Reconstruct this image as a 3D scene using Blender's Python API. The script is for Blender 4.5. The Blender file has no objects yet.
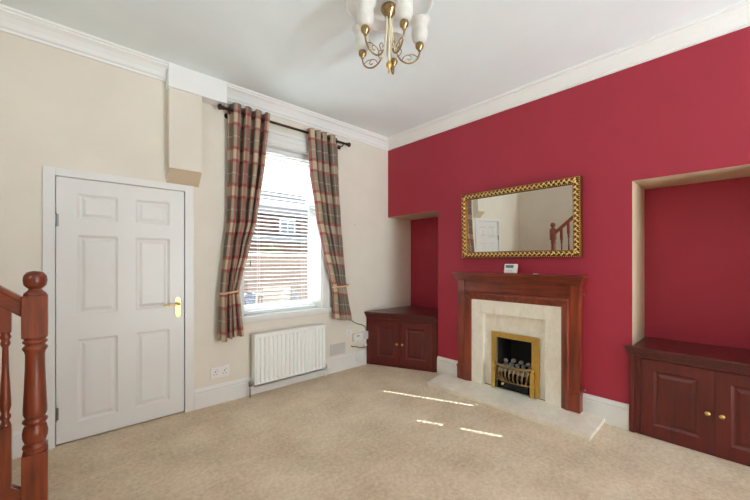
import bpy, bmesh, math, random
from mathutils import Vector, Matrix, Euler
random.seed(7)
PI = math.pi
S = bpy.context.scene
COL = S.collection

# ------------------------------------------------------------------ materials
def lin(c):
    return tuple(((v/255)/12.92 if v/255 <= .04045 else ((v/255+.055)/1.055)**2.4) for v in c)

class NT:
    def __init__(s, name):
        s.m = bpy.data.materials.new(name); s.m.use_nodes = True
        s.t = s.m.node_tree; s.n = s.t.nodes; s.l = s.t.links
        s.b = s.n['Principled BSDF']
        s._co = None
    def new(s, typ, **kw):
        n = s.n.new(typ)
        for k, v in kw.items():
            if k in n.inputs: n.inputs[k].default_value = v
            else: setattr(n, k, v)
        return n
    def co(s, out='Object'):
        if s._co is None: s._co = s.new('ShaderNodeTexCoord')
        return s._co.outputs[out]
    def link(s, a, b): s.l.new(a, b)
    def mapped(s, scale, out='Object', rot=(0,0,0)):
        mp = s.new('ShaderNodeMapping'); mp.inputs['Scale'].default_value = scale; mp.inputs['Rotation'].default_value = rot
        s.link(s.co(out), mp.inputs['Vector']); return mp.outputs['Vector']
    def noise(s, vec, scale, detail=4, rough=.55):
        n = s.new('ShaderNodeTexNoise', Scale=scale, Detail=detail, Roughness=rough)
        if vec is not None: s.link(vec, n.inputs['Vector'])
        return n
    def ramp(s, fac, stops):
        r = s.new('ShaderNodeValToRGB'); cr = r.color_ramp
        while len(cr.elements) < len(stops): cr.elements.new(.5)
        for e, (p, c) in zip(cr.elements, stops): e.position = p; e.color = (*c, 1)
        s.link(fac, r.inputs['Fac']); return r.outputs['Color']
    def bump(s, h, strength, dist=.01):
        b = s.new('ShaderNodeBump', Strength=strength, Distance=dist)
        s.link(h, b.inputs['Height']); s.link(b.outputs['Normal'], s.b.inputs['Normal'])
    def math(s, op, a, b=None):
        n = s.new('ShaderNodeMath', operation=op)
        for i, v in enumerate((a, b)):
            if v is None: continue
            if isinstance(v, (int, float)): n.inputs[i].default_value = v
            else: s.link(v, n.inputs[i])
        return n.outputs[0]
    def mix(s, fac, a, b):
        n = s.new('ShaderNodeMix', data_type='RGBA')
        for i, v in ((0, fac), (6, a), (7, b)):
            if isinstance(v, tuple): n.inputs[i].default_value = (*v, 1)
            elif isinstance(v, (int, float)): n.inputs[i].default_value = v
            else: s.link(v, n.inputs[i])
        return n.outputs[2]

def paint(name, rgb, rough=.6, bump=.05, scale=90, metallic=0, var=.03, spec=.5):
    t = NT(name); c = lin(rgb)
    n = t.noise(t.co(), 3.0, 3)
    t.link(t.ramp(n.outputs['Fac'], [(.3, tuple(v*(1-var) for v in c)), (.7, tuple(min(1, v*(1+var)) for v in c))]), t.b.inputs['Base Color'])
    t.b.inputs['Roughness'].default_value = rough; t.b.inputs['Metallic'].default_value = metallic
    t.b.inputs['Specular IOR Level'].default_value = spec
    if bump:
        n2 = t.noise(t.co(), scale, 3); t.bump(n2.outputs['Fac'], bump, .004)
    return t.m

def wood(name, dark, light, axis, rough=.28, scale=26, coat=.25):
    t = NT(name); sc = [1, 1, 1]; sc['xyz'.index(axis)] = .07
    v = t.mapped(tuple(s_*scale for s_ in sc))
    n = t.noise(v, 1.0, 6, .62)
    n3 = t.noise(t.co(), 5, 3)
    f = t.math('ADD', t.math('MULTIPLY', n.outputs['Fac'], .75), t.math('MULTIPLY', n3.outputs['Fac'], .25))
    t.link(t.ramp(f, [(.3, lin(dark)), (.68, lin(light))]), t.b.inputs['Base Color'])
    t.b.inputs['Roughness'].default_value = rough
    t.b.inputs['Coat Weight'].default_value = coat; t.b.inputs['Coat Roughness'].default_value = .2
    t.bump(n.outputs['Fac'], .06, .003)
    return t.m

def metal(name, rgb, rough=.25):
    t = NT(name); t.b.inputs['Metallic'].default_value = 1
    n = t.noise(t.co(), 30, 3); c = lin(rgb)
    t.link(t.ramp(n.outputs['Fac'], [(.3, tuple(v*.85 for v in c)), (.7, c)]), t.b.inputs['Base Color'])
    t.b.inputs['Roughness'].default_value = rough
    return t.m

def carpet_mat():
    t = NT('beige_carpet')
    big = t.noise(t.co(), 2.2, 5, .6); mid = t.noise(t.co(), 38, 4, .7); fine = t.noise(t.co(), 260, 2, .6)
    st = t.noise(t.mapped((2.5, 9, 1), rot=(0, 0, .6)), 1.6, 4, .6)
    f = t.math('ADD', t.math('MULTIPLY', big.outputs['Fac'], .34), t.math('MULTIPLY', mid.outputs['Fac'], .38))
    f = t.math('ADD', f, t.math('MULTIPLY', fine.outputs['Fac'], .2))
    f = t.math('ADD', f, t.math('MULTIPLY', st.outputs['Fac'], .08))
    t.link(t.ramp(f, [(.36, lin((192, 170, 140))), (.5, lin((226, 207, 178))), (.64, lin((250, 236, 212)))]), t.b.inputs['Base Color'])
    t.b.inputs['Roughness'].default_value = .95; t.b.inputs['Specular IOR Level'].default_value = .1
    t.b.inputs['Sheen Weight'].default_value = .15
    h = t.math('ADD', t.math('MULTIPLY', mid.outputs['Fac'], .6), fine.outputs['Fac'])
    t.bump(h, .55, .012)
    return t.m

def brick_mat(name, c1, c2, mortar, scale=1.0, swap='xz', bump=.4):
    t = NT(name)
    sp = t.new('ShaderNodeSeparateXYZ'); t.link(t.co(), sp.inputs[0])
    cb = t.new('ShaderNodeCombineXYZ')
    t.link(sp.outputs['XYZ'.index(swap[0].upper())], cb.inputs[0]); t.link(sp.outputs['XYZ'.index(swap[1].upper())], cb.inputs[1])
    b = t.new('ShaderNodeTexBrick'); t.link(cb.outputs[0], b.inputs['Vector'])
    b.inputs['Color1'].default_value = (*lin(c1), 1); b.inputs['Color2'].default_value = (*lin(c2), 1); b.inputs['Mortar'].default_value = (*lin(mortar), 1)
    b.inputs['Scale'].default_value = scale; b.inputs['Brick Width'].default_value = .225; b.inputs['Row Height'].default_value = .075
    b.inputs['Mortar Size'].default_value = .011; b.inputs['Mortar Smooth'].default_value = .2
    n = t.noise(t.co(), 14, 4)
    t.link(t.mix(t.math('MULTIPLY', n.outputs['Fac'], .35), b.outputs['Color'], lin(mortar)), t.b.inputs['Base Color'])
    t.b.inputs['Roughness'].default_value = .9
    t.bump(t.math('SUBTRACT', 1, b.outputs['Fac']), bump, .01)
    return t.m

def plaid_mat():
    t = NT('tartan_cloth')
    sp = t.new('ShaderNodeSeparateXYZ'); t.link(t.co('UV'), sp.inputs[0])
    P = .35
    def band(x, a, b):    # 1 inside (a,b) of the period
        f = t.math('FRACT', t.math('DIVIDE', x, P))
        return t.math('MULTIPLY', t.math('GREATER_THAN', f, a), t.math('LESS_THAN', f, b))
    u, v = sp.outputs[0], sp.outputs[1]
    taupe, beige, red, pale = lin((116, 102, 90)), lin((205, 188, 158)), lin((146, 14, 42)), lin((196, 182, 168))
    def stack(x):
        be = band(x, .0, .42); r1 = band(x, .0, .085); r2 = band(x, .345, .43); p = band(x, .69, .72)
        c = t.mix(be, taupe, beige)
        return t.mix(p, c, pale), t.math('MAXIMUM', r1, r2)
    (cu, ru), (cv, rv) = stack(u), stack(v)
    tw = t.new('ShaderNodeTexWave', Scale=240, Distortion=0); t.link(t.co('UV'), tw.inputs['Vector'])
    base = t.mix(t.math('MINIMUM', t.math('ADD', t.math('MULTIPLY', ru, .7), t.math('MULTIPLY', rv, .7)), 1), t.mix(.5, cu, cv), red)
    wv = t.noise(t.co('UV'), 700, 2)
    t.link(t.mix(t.math('MULTIPLY', wv.outputs['Fac'], .18), base, lin((225, 212, 196))), t.b.inputs['Base Color'])
    t.b.inputs['Roughness'].default_value = .9; t.b.inputs['Specular IOR Level'].default_value = .15
    t.b.inputs['Sheen Weight'].default_value = .1
    tr = t.new('ShaderNodeBsdfTranslucent'); t.link(base, tr.inputs['Color'])
    mx = t.new('ShaderNodeMixShader', Fac=.18)
    t.link(t.b.outputs[0], mx.inputs[1]); t.link(tr.outputs[0], mx.inputs[2])
    t.link(mx.outputs[0], t.n['Material Output'].inputs['Surface'])
    t.bump(wv.outputs['Fac'], .15, .002)
    return t.m

def glass_mat():
    t = NT('window_glass'); t.n.remove(t.b)
    tr = t.new('ShaderNodeBsdfTransparent', Color=(.94, .96, .95, 1)); gl = t.new('ShaderNodeBsdfGlossy', Roughness=.02)
    mx = t.new('ShaderNodeMixShader', Fac=.05)
    t.link(tr.outputs[0], mx.inputs[1]); t.link(gl.outputs[0], mx.inputs[2])
    t.link(mx.outputs[0], t.n['Material Output'].inputs['Surface'])
    return t.m

def shade_mat():
    t = NT('frosted_shade_glass')
    t.b.inputs['Base Color'].default_value = (*lin((244, 243, 238)), 1); t.b.inputs['Roughness'].default_value = .35
    n = t.noise(t.co(), 24, 3)
    t.link(t.ramp(n.outputs['Fac'], [(.35, lin((232, 231, 226))), (.65, lin((248, 247, 244)))]), t.b.inputs['Base Color'])
    tr = t.new('ShaderNodeBsdfTranslucent', Color=(.95, .95, .92, 1)); mx = t.new('ShaderNodeMixShader', Fac=.3)
    t.link(t.b.outputs[0], mx.inputs[1]); t.link(tr.outputs[0], mx.inputs[2]); t.link(mx.outputs[0], t.n['Material Output'].inputs['Surface'])
    return t.m

def mirror_mat():
    t = NT('mirror_silver'); t.b.inputs['Metallic'].default_value = 1; t.b.inputs['Roughness'].default_value = .0
    t.b.inputs['Base Color'].default_value = (.88, .9, .87, 1)
    return t.m

def marble_mat():
    t = NT('cream_marble')
    n = t.noise(t.mapped((1, 1.6, .7)), 9, 8, .7); n2 = t.noise(t.co(), 60, 3)
    f = t.math('ADD', t.math('MULTIPLY', n.outputs['Fac'], .7), t.math('MULTIPLY', n2.outputs['Fac'], .3))
    t.link(t.ramp(f, [(.36, lin((228, 221, 203))), (.5, lin((240, 234, 219))), (.64, lin((248, 244, 233)))]), t.b.inputs['Base Color'])
    t.b.inputs['Roughness'].default_value = .3
    return t.m

def leaf_mat(name, a, b):
    t = NT(name); n = t.noise(t.co(), 20, 3)
    t.link(t.ramp(n.outputs['Fac'], [(.35, lin(a)), (.65, lin(b))]), t.b.inputs['Base Color'])
    t.b.inputs['Roughness'].default_value = .6
    return t.m

M = dict(
    cream=paint('cream_wall_paint', (227, 221, 208), .7, .06, 120),
    sand=paint('sandy_beige_foot', (203, 186, 158), .8, .2, 60),
    red=paint('raspberry_wall_paint', (168, 41, 62), .62, .06, 120, var=.04),
    jamb=paint('beige_reveal_paint', (202, 180, 152), .75, .06, 120),
    ceil=paint('ceiling_white', (238, 247, 250), .8, .05, 60, var=.015),
    gloss=paint('white_gloss_paint', (228, 229, 226), .35, .0, var=.01),
    cornice=paint('white_cornice_plaster', (240, 242, 241), .7, .05, 80, var=.015),
    radw=paint('white_radiator_enamel', (240, 243, 240), .3, 0, var=.01),
    plastic=paint('white_plastic', (232, 231, 228), .35, 0, var=.01),
    greyp=paint('light_grey_plastic', (205, 203, 198), .5, 0, var=.02),
    dark=paint('black_plastic', (22, 21, 21), .5, 0),
    soot=paint('soot_black', (46, 44, 42), .85, .3, 40),
    bronze=paint('dark_bronze_pole', (62, 40, 36), .35, 0, metallic=.6),
    lcd=paint('grey_green_display', (96, 132, 134), .25, 0),
    carpet=carpet_mat(),
    mahx=wood('mahogany_grain_across', (76, 24, 13), (150, 64, 36), 'y'),
    mahz=wood('mahogany_grain_upright', (80, 25, 14), (156, 66, 37), 'z'),
    cabz=wood('dark_cherry_upright', (64, 14, 13), (108, 28, 24), 'z', rough=.33),
    cabx=wood('dark_cherry_across', (60, 17, 16), (98, 34, 31), 'y', rough=.3),
    stairz=wood('red_stained_pine_upright', (74, 27, 14), (156, 74, 42), 'z', scale=30),
    stairx=wood('red_stained_pine_across', (74, 27, 14), (156, 74, 42), 'x', scale=30),
    brass=metal('polished_brass', (226, 192, 108), .3),
    agedbrass=metal('antique_brass', (168, 142, 100), .28),
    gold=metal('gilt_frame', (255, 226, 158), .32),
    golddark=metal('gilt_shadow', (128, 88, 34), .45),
    steel=metal('hinge_steel', (150, 148, 144), .35),
    copper=metal('copper_pipe', (178, 110, 70), .35),
    agedlight=metal('pale_brass', (214, 190, 140), .25),
    creamrod=paint('cream_enamel_rod', (236, 228, 200), .35, 0),
    plaid=plaid_mat(), glass=glass_mat(), shade=shade_mat(), mirror=mirror_mat(), marble=marble_mat(),
    slat=paint('white_blind_slat', (226, 227, 228), .4, 0, var=.01),
    cord=paint('white_cord', (228, 226, 222), .7, 0),
    rope=paint('beige_tieback_rope', (206, 176, 140), .8, .3, 200),
    coal=paint('ash_grey_coal', (150, 146, 142), .75, .5, 60, var=.5),
    bulb=paint('white_candle_tube', (240, 238, 230), .4, 0),
    yardbrick=brick_mat('pale_painted_brick', (122, 100, 91), (106, 86, 78), (142, 126, 116)),
    housebrick=brick_mat('red_house_brick', (88, 42, 32), (75, 33, 26), (92, 72, 63)),
    potbrick=brick_mat('orange_brick', (94, 55, 43), (86, 48, 37), (98, 79, 71)),
    slate=paint('grey_roof_slate', (60, 60, 65), .8, .3, 30, var=.1),
    yard=paint('grey_yard_flags', (200, 196, 188), .9, .2, 20, var=.08),
    leaf=leaf_mat('dark_conifer_leaf', (30, 53, 32), (56, 81, 48)),
    leafy=leaf_mat('yellow_green_leaf', (72, 78, 26), (94, 92, 43)),
    teak=wood('pale_slat_wood', (112, 102, 94), (150, 140, 130), 'x', rough=.6, coat=0),
    darkm=paint('dark_grey_metal', (58, 54, 54), .5, 0),
    bluepot=paint('blue_glazed_pot', (39, 53, 75), .3, 0),
    greycloth=paint('grey_cover_cloth', (99, 94, 96), .9, .3, 40),
    fence=paint('orange_stained_fence', (79, 55, 42), .8, .2, 30, var=.12),
    paleblue=paint('pale_blue_house_window', (94, 107, 120), .3, 0),
)

# ------------------------------------------------------------------ mesh helpers
class MB:
    def __init__(s): s.bm = bmesh.new(); s.mi = 0
    def _fin(s, geom_faces):
        for f in geom_faces: f.material_index = s.mi
    def box(s, x0, x1, y0, y1, z0, z1, mat=None):
        x0, x1 = sorted((x0, x1)); y0, y1 = sorted((y0, y1)); z0, z1 = sorted((z0, z1))
        vs = [s.bm.verts.new((x, y, z)) for x in (x0, x1) for y in (y0, y1) for z in (z0, z1)]
        if mat is not None:
            for v in vs: v.co = mat @ v.co
        fs = [(0,1,3,2), (4,6,7,5), (0,4,5,1), (2,3,7,6), (0,2,6,4), (1,5,7,3)]
        out = [s.bm.faces.new([vs[i] for i in f]) for f in fs]
        s._fin(out); return out           # -x +x -y +y -z +z
    def poly_prism(s, pts, z0, z1, mat=None, axis='z'):
        def P(a, b, c):
            v = Vector((a, b, c)) if axis == 'z' else (Vector((c, a, b)) if axis == 'x' else Vector((a, c, b)))
            return mat @ v if mat is not None else v
        lo = [s.bm.verts.new(P(a, b, z0)) for a, b in pts]; hi = [s.bm.verts.new(P(a, b, z1)) for a, b in pts]
        n = len(pts); out = [s.bm.faces.new(lo[::-1]), s.bm.faces.new(hi)]
        for i in range(n): out.append(s.bm.faces.new((lo[i], lo[(i+1) % n], hi[(i+1) % n], hi[i])))
        s._fin(out); return out
    def lathe(s, prof, seg=28, mat=None, cx=0, cy=0, cap=True):
        rings = []
        for r, z in prof:
            ring = []
            for k in range(seg):
                a = 2*PI*k/seg; v = Vector((cx+r*math.cos(a), cy+r*math.sin(a), z))
                ring.append(s.bm.verts.new(mat @ v if mat is not None else v))
            rings.append(ring)
        out = []
        for a, b in zip(rings, rings[1:]):
            for k in range(seg): out.append(s.bm.faces.new((a[k], a[(k+1) % seg], b[(k+1) % seg], b[k])))
        for f in out: f.smooth = True
        if cap:
            out.append(s.bm.faces.new(rings[0][::-1])); out.append(s.bm.faces.new(rings[-1]))
        s._fin(out); return out
    def tube(s, pts, r, seg=10, smooth=0, cap=True):
        pts = [Vector(p) for p in pts]
        if smooth:
            q = []; n = len(pts)
            for i in range(n-1):
                p0, p1, p2, p3 = pts[max(i-1, 0)], pts[i], pts[i+1], pts[min(i+2, n-1)]
                for k in range(smooth):
                    t = k/smooth
                    q.append(.5*((2*p1)+(p2-p0)*t+(2*p0-5*p1+4*p2-p3)*t*t+(3*p1-p0-3*p2+p3)*t**3))
            q.append(pts[-1]); pts = q
        n = len(pts); rr = r if callable(r) else (lambda t: r)
        tan = [(pts[min(i+1, n-1)]-pts[max(i-1, 0)]).normalized() for i in range(n)]
        up = Vector((0, 0, 1)) if abs(tan[0].z) < .9 else Vector((1, 0, 0))
        nx = tan[0].cross(up).normalized(); rings = []
        for i in range(n):
            nx = (nx - tan[i]*nx.dot(tan[i])).normalized(); ny = tan[i].cross(nx); ra = rr(i/(n-1))
            rings.append([s.bm.verts.new(pts[i]+nx*ra*math.cos(2*PI*k/seg)+ny*ra*math.sin(2*PI*k/seg)) for k in range(seg)])
        out = []
        for a, b in zip(rings, rings[1:]):
            for k in range(seg): out.append(s.bm.faces.new((a[k], a[(k+1) % seg], b[(k+1) % seg], b[k])))
        for f in out: f.smooth = True
        if cap: out.append(s.bm.faces.new(rings[0][::-1])); out.append(s.bm.faces.new(rings[-1]))
        s._fin(out); return out
    _sph = {}
    def sphere(s, c, r, scale=(1, 1, 1), seg=16, rot=None):
        if seg not in MB._sph:
            t = bmesh.new(); bmesh.ops.create_uvsphere(t, u_segments=seg, v_segments=max(6, seg//2), radius=1)
            t.verts.index_update(); MB._sph[seg] = ([v.co.copy() for v in t.verts], [[v.index for v in f.verts] for f in t.faces]); t.free()
        co, fa = MB._sph[seg]
        m = Matrix.Translation(c) @ (rot.to_matrix().to_4x4() if rot else Matrix()) @ Matrix.Diagonal((r*scale[0], r*scale[1], r*scale[2], 1))
        vs = [s.bm.verts.new(m @ v) for v in co]; fs = [s.bm.faces.new([vs[i] for i in f]) for f in fa]
        for f in fs: f.smooth = True
        s._fin(fs); return fs
    def sweep(s, prof, path, closed=False, side=1):
        """prof: (out from wall, z); path: plan points, room on the right-hand side when side=1"""
        P = [Vector((*p, 0)) for p in path]; n = len(P); rings = []
        for i in range(n):
            def nrm(a, b):
                d = (b-a).normalized(); return Vector((d.y, -d.x, 0))*side
            if 0 < i < n-1:
                n1, n2 = nrm(P[i-1], P[i]), nrm(P[i], P[i+1]); m = (n1+n2); m = m/(m.dot(n1))
            elif i == 0: m = nrm(P[0], P[1])
            else: m = nrm(P[-2], P[-1])
            rings.append([s.bm.verts.new(P[i]+m*d+Vector((0, 0, z))) for d, z in prof])
        out = []; k = len(prof)
        for a, b in zip(rings, rings[1:]):
            for j in range(k): out.append(s.bm.faces.new((a[j], a[(j+1) % k], b[(j+1) % k], b[j])))
        out.append(s.bm.faces.new(rings[0])); out.append(s.bm.faces.new(rings[-1][::-1]))
        s._fin(out); return out
    def build(s, name, mats, parent=None, bevel=0, seg=2, loc=None):
        bmesh.ops.recalc_face_normals(s.bm, faces=s.bm.faces)
        me = bpy.data.meshes.new(name); s.bm.to_mesh(me); s.bm.free()
        for m in (mats if isinstance(mats, (list, tuple)) else [mats]): me.materials.append(m)
        o = bpy.data.objects.new(name, me); COL.objects.link(o)
        if parent is not None:
            o.parent = parent
        if loc is not None: o.location = loc
        if bevel:
            b = o.modifiers.new('bevel', 'BEVEL'); b.width = bevel; b.segments = seg; b.limit_method = 'ANGLE'; b.angle_limit = math.radians(40)
        return o

def tag(o, label=None, cat=None, group=None, kind=None):
    if label: o['label'] = label
    if cat: o['category'] = cat
    if group: o['group'] = group
    if kind: o['kind'] = kind
    return o
def thing(name, label, cat, loc=(0, 0, 0), rz=0, group=None, rot=None):
    o = bpy.data.objects.new(name, None); COL.objects.link(o); o.empty_display_size = .1
    o.location = loc; o.rotation_euler = rot if rot else (0, 0, rz)
    return tag(o, label, cat, group)
def struct(o, label=None, cat=None): return tag(o, label, cat, None, 'structure')
def bx(name, m, parent, *a, bevel=0):
    b = MB(); b.box(*a); return b.build(name, m, parent, bevel)

# ------------------------------------------------------------------ room shell
CZ = 3.035; XL = -4.45; YB = -7.6; XR2 = .48
b = MB(); b.box(XL-.12, XR2+.12, YB-.12, .32, -.1, 0)
struct(b.build('floor', M['carpet']), 'beige fitted carpet covering the whole floor', 'carpet')
b = MB(); b.box(XL-.12, XR2+.12, YB-.12, .32, CZ, CZ+.1)
struct(b.build('ceiling', M['ceil']), 'plain white painted ceiling', 'ceiling')

# window wall, with openings for the window and the door
WX0, WX1, WZ0, WZ1 = -2.04, -1.10, .80, 2.612
DX0, DX1, DZ1 = -3.412, -2.560, 1.983
b = MB()
b.box(XL-.12, DX0, 0, .30, 0, CZ); b.box(DX0, DX1, 0, .30, DZ1, CZ); b.box(DX0, DX1, .12, .30, 0, DZ1)
b.box(DX1, WX0, 0, .30, 0, CZ); b.box(WX0, WX1, 0, .30, 0, WZ0-.02); b.box(WX0, WX1, 0, .30, WZ1, CZ)
b.box(WX1, XR2+.12, 0, .30, 0, CZ)
struct(b.build('wall_front', M['cream']), 'cream painted wall with the window and the white door', 'wall')

# red chimney wall with two recesses
R1, R1Z = -.867, 1.975
R2a, R2b, R2Z = -2.785, -3.74, 1.997
b = MB()
FY0, FY1, FZ = -1.62, -2.02, .59          # hole behind the fire
def redbox(*a, cream=()):
    fs = b.box(*a)
    for i in cream: fs[i].material_index = 1
redbox(0, XR2, FY0, R1, 0, CZ)
redbox(0, XR2, FY1, FY0, FZ, CZ)
redbox(.32, XR2, FY1, FY0, 0, FZ)
redbox(0, XR2, R2a, FY1, 0, CZ, cream=(2,))
redbox(0, XR2, R1, 0, R1Z, CZ, cream=(4,))
redbox(0, XR2, R2b, R2a, R2Z, CZ, cream=(4,))
redbox(0, XR2, YB, R2b, 0, CZ, cream=(3,))
redbox(XR2, XR2+.12, YB, 0, 0, CZ)
struct(b.build('wall_right', [M['red'], M['jamb']]), 'raspberry red chimney wall with two recesses', 'wall')
LY0, LY1, LZ0, LZ1 = -3.0, -1.7, 1.25, 2.75  # unseen window opening added over the stairs to let a fill lamp in
b = MB(); b.box(XL-.12, XL, YB-.12, LY0, 0, CZ); b.box(XL-.12, XL, LY1, 0, 0, CZ); b.box(XL-.12, XL, LY0, LY1, 0, LZ0); b.box(XL-.12, XL, LY0, LY1, LZ1, CZ)
struct(b.build('wall_left', M['cream']), 'cream wall behind the stairs', 'wall')
b = MB()
for y0, y1, z0, z1 in ((LY0, LY0+.06, LZ0, LZ1), (LY1-.06, LY1, LZ0, LZ1), (LY0, LY1, LZ0, LZ0+.06), (LY0, LY1, LZ1-.06, LZ1)): b.box(XL-.1, XL-.04, y0, y1, z0, z1)
w3 = struct(b.build('added_window_3', M['gloss']), 'added unseen white framed window above the stairs', 'window')
b = MB(); b.box(XL-.075, XL-.07, LY0+.05, LY1-.05, LZ0+.05, LZ1-.05); b.build('window_pane', M['glass'], w3)
BX0, BX1, BZ0, BZ1 = -1.75, -.12, .08, 2.45  # opening added in the rear wall for the fill lamps
b = MB()
b.box(XL, BX0, YB-.12, YB, 0, CZ); b.box(BX1, XR2, YB-.12, YB, 0, CZ)
b.box(BX0, BX1, YB-.12, YB, 0, BZ0); b.box(BX0, BX1, YB-.12, YB, BZ1, CZ)
struct(b.build('wall_back', M['cream']), 'cream rear wall with an opening for an added window', 'wall')
# rear window added for fill light (unseen, behind the camera)
b = MB()
for x0, x1, z0, z1 in ((BX0, BX0+.06, BZ0, BZ1), (BX1-.06, BX1, BZ0, BZ1), (BX0, BX1, BZ0, BZ0+.06), (BX0, BX1, BZ1-.06, BZ1), ((BX0+BX1)/2-.03, (BX0+BX1)/2+.03, BZ0, BZ1)):
    b.box(x0, x1, YB-.1, YB-.04, z0, z1)
w2 = struct(b.build('added_window_2', M['gloss']), 'added unseen rear window, wide and white framed', 'window')
b = MB(); b.box(BX0+.05, BX1-.05, YB-.075, YB-.07, BZ0+.05, BZ1-.05); b.build('window_pane', M['glass'], w2)

# cornice
prof = [(0, 2.912), (.016, 2.912), (.018, 2.928), (.034, 2.936), (.05, 2.962), (.075, 2.99), (.098, 3.004), (.104, 3.006), (.104, 3.018), (.118, 3.022), (.122, CZ), (0, CZ)]
b = MB(); b.sweep(prof, [(-2.235, 0), (0, 0), (0, YB), (XL, YB), (XL, 0), (-2.712, 0)])
struct(b.build('trim_1', M['cornice']), 'white moulded cornice round the ceiling', 'cornice')

# boxed beam end above the door
b = MB()
b.poly_prism([(0, 2.035), (-.105, 2.15), (-.105, 2.835), (0, 2.835)], -2.703, -2.448, axis='x')
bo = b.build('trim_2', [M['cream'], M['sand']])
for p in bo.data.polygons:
    if p.normal.z < -.3: p.material_index = 1  # downward-facing foot takes a darker beige than the pier
struct(bo, 'cream boxed pier above the door with a sandy sloped foot', 'boxing')
b = MB(); b.box(-2.712, -2.235, -.125, 0, 2.832, CZ)
struct(b.build('trim_3', M['cornice'], bevel=.003), 'plain white fascia block interrupting the cornice', 'fascia')

# skirting
def skirt(h): return [(0, 0), (.022, 0), (.022, h*.74), (.018, h*.77), (.018, h*.8), (.022, h*.83), (.02, h*.88), (.012, h*.95), (.008, h), (0, h)]
b = MB(); b.sweep(skirt(.182), [(-2.49, 0), (-.42, 0)])
struct(b.build('baseboard_front', M['gloss']), 'white moulded skirting under the window', 'skirting')
b = MB(); b.sweep(skirt(.182), [(XL, 0), (-3.476, 0)])
struct(b.build('baseboard_front', M['gloss']), 'white skirting left of the door', 'skirting')
b = MB(); b.sweep(skirt(.203), [(0, R1-.001), (0, -1.211)])
struct(b.build('baseboard_right', M['gloss']), 'short white skirting left of the fireplace', 'skirting')
b = MB(); b.sweep(skirt(.203), [(0, -2.437), (0, -2.766)])
struct(b.build('baseboard_right', M['gloss']), 'short white skirting right of the fireplace', 'skirting')
b = MB(); b.sweep(skirt(.203), [(0, R2b-.02), (0, YB)])
struct(b.build('baseboard_right', M['gloss']), 'white skirting beyond the right recess', 'skirting')

# ------------------------------------------------------------------ door
b = MB()
fo0, fo1, fz = -3.474, -2.492, 2.036
for x0, x1, z0, z1 in ((fo0, DX0+.004, 0, fz), (DX1-.004, fo1, 0, fz), (DX0+.004, DX1-.004, DZ1-.002, fz)):
    b.box(x0, x1, -.022, 0, z0, z1)
for x0, x1, z0, z1 in ((DX0, DX0+.004, 0, DZ1), (DX1-.004, DX1, 0, DZ1), (DX0, DX1, DZ1-.004, DZ1)):
    b.box(x0, x1, -.012, .11, z0, z1)
struct(b.build('trim_4', M['gloss'], bevel=.004), 'white architrave round the door', 'door frame')

def panel_face(b, x0, x1, z0, z1, yf, d):
    """a raised-and-fielded panel sunk in a face at y=yf looking to -y; fills the hole x0..x1,z0..z1"""
    rings = [(0, 0), (.007, d*.45), (.016, d), (.026, d), (.045, d*.25), (.05, d*.2)]
    vs = []
    for ins, dep in rings:
        vs.append([b.bm.verts.new((x, yf+dep, z)) for x, z in ((x0+ins, z0+ins), (x1-ins, z0+ins), (x1-ins, z1-ins), (x0+ins, z1-ins))])
    for a, c in zip(vs, vs[1:]):
        for k in range(4): b.bm.faces.new((a[k], a[(k+1) % 4], c[(k+1) % 4], c[k]))
    b.bm.faces.new(vs[-1])
def panelled(b, xs, zs, panels, yf, thick, d=.011):
    """board with front face at yf; xs/zs grid lines, panels = set of (i,j) cells"""
    for i in range(len(xs)-1):
        for j in range(len(zs)-1):
            if (i, j) in panels: panel_face(b, xs[i], xs[i+1], zs[j], zs[j+1], yf, d)
            else:
                b.bm.faces.new([b.bm.verts.new(p) for p in ((xs[i], yf, zs[j]), (xs[i+1], yf, zs[j]), (xs[i+1], yf, zs[j+1]), (xs[i], yf, zs[j+1]))])
    x0, x1, z0, z1 = xs[0], xs[-1], zs[0], zs[-1]; yb = yf+thick
    for q in (((x0,yf,z0),(x0,yf,z1),(x0,yb,z1),(x0,yb,z0)), ((x1,yf,z0),(x1,yf,z1),(x1,yb,z1),(x1,yb,z0)), ((x0,yf,z1),(x1,yf,z1),(x1,yb,z1),(x0,yb,z1)), ((x0,yf,z0),(x1,yf,z0),(x1,yb,z0),(x0,yb,z0)), ((x0,yb,z0),(x1,yb,z0),(x1,yb,z1),(x0,yb,z1))):
        b.bm.faces.new([b.bm.verts.new(p) for p in q])
    bmesh.ops.remove_doubles(b.bm, verts=b.bm.verts, dist=.0004)

d1 = thing('door_1', 'white six-panel interior door with brass lever handle', 'door', (DX0, 0, 0)); d1['kind'] = 'structure'
b = MB(); ox = -DX0
panelled(b, [-3.404+ox, -3.287+ox, -3.042+ox, -2.926+ox, -2.680+ox, -2.568+ox], [.012, .142, .763, .952, 1.551, 1.669, 1.864, 1.976],
         {(1,1),(3,1),(1,3),(3,3),(1,5),(3,5)}, -.004, .04)
b.build('door_leaf', M['gloss'], d1)
for z in (1.655, .235):
    b = MB(); b.lathe([(.007, z-.05), (.007, z+.05)], 10, cx=-3.408+ox, cy=-.012); b.box(-3.412+ox, -3.39+ox, -.0085, -.0045, z-.045, z+.045); b.build('hinge', M['steel'], d1)
hb = MB(); hx = -2.617+ox
hb.poly_prism([(hx-.018, .872), (hx-.01, .862), (hx+.01, .862), (hx+.018, .872), (hx+.021, .885), (hx+.021, 1.016), (hx+.018, 1.028), (hx+.01, 1.038), (hx-.01, 1.038), (hx-.018, 1.028), (hx-.021, 1.016), (hx-.021, .885)], -.010, -.0045, axis='y')
pl = hb.build('handle_plate', M['brass'], d1, bevel=.002)
hb = MB(); hb.tube([(hx, -.01, .978), (hx, -.05, .978), (hx-.02, -.058, .978), (hx-.06, -.058, .980), (hx-.118, -.054, .976)], lambda t: .0095-.003*t, 12, 5)
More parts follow.
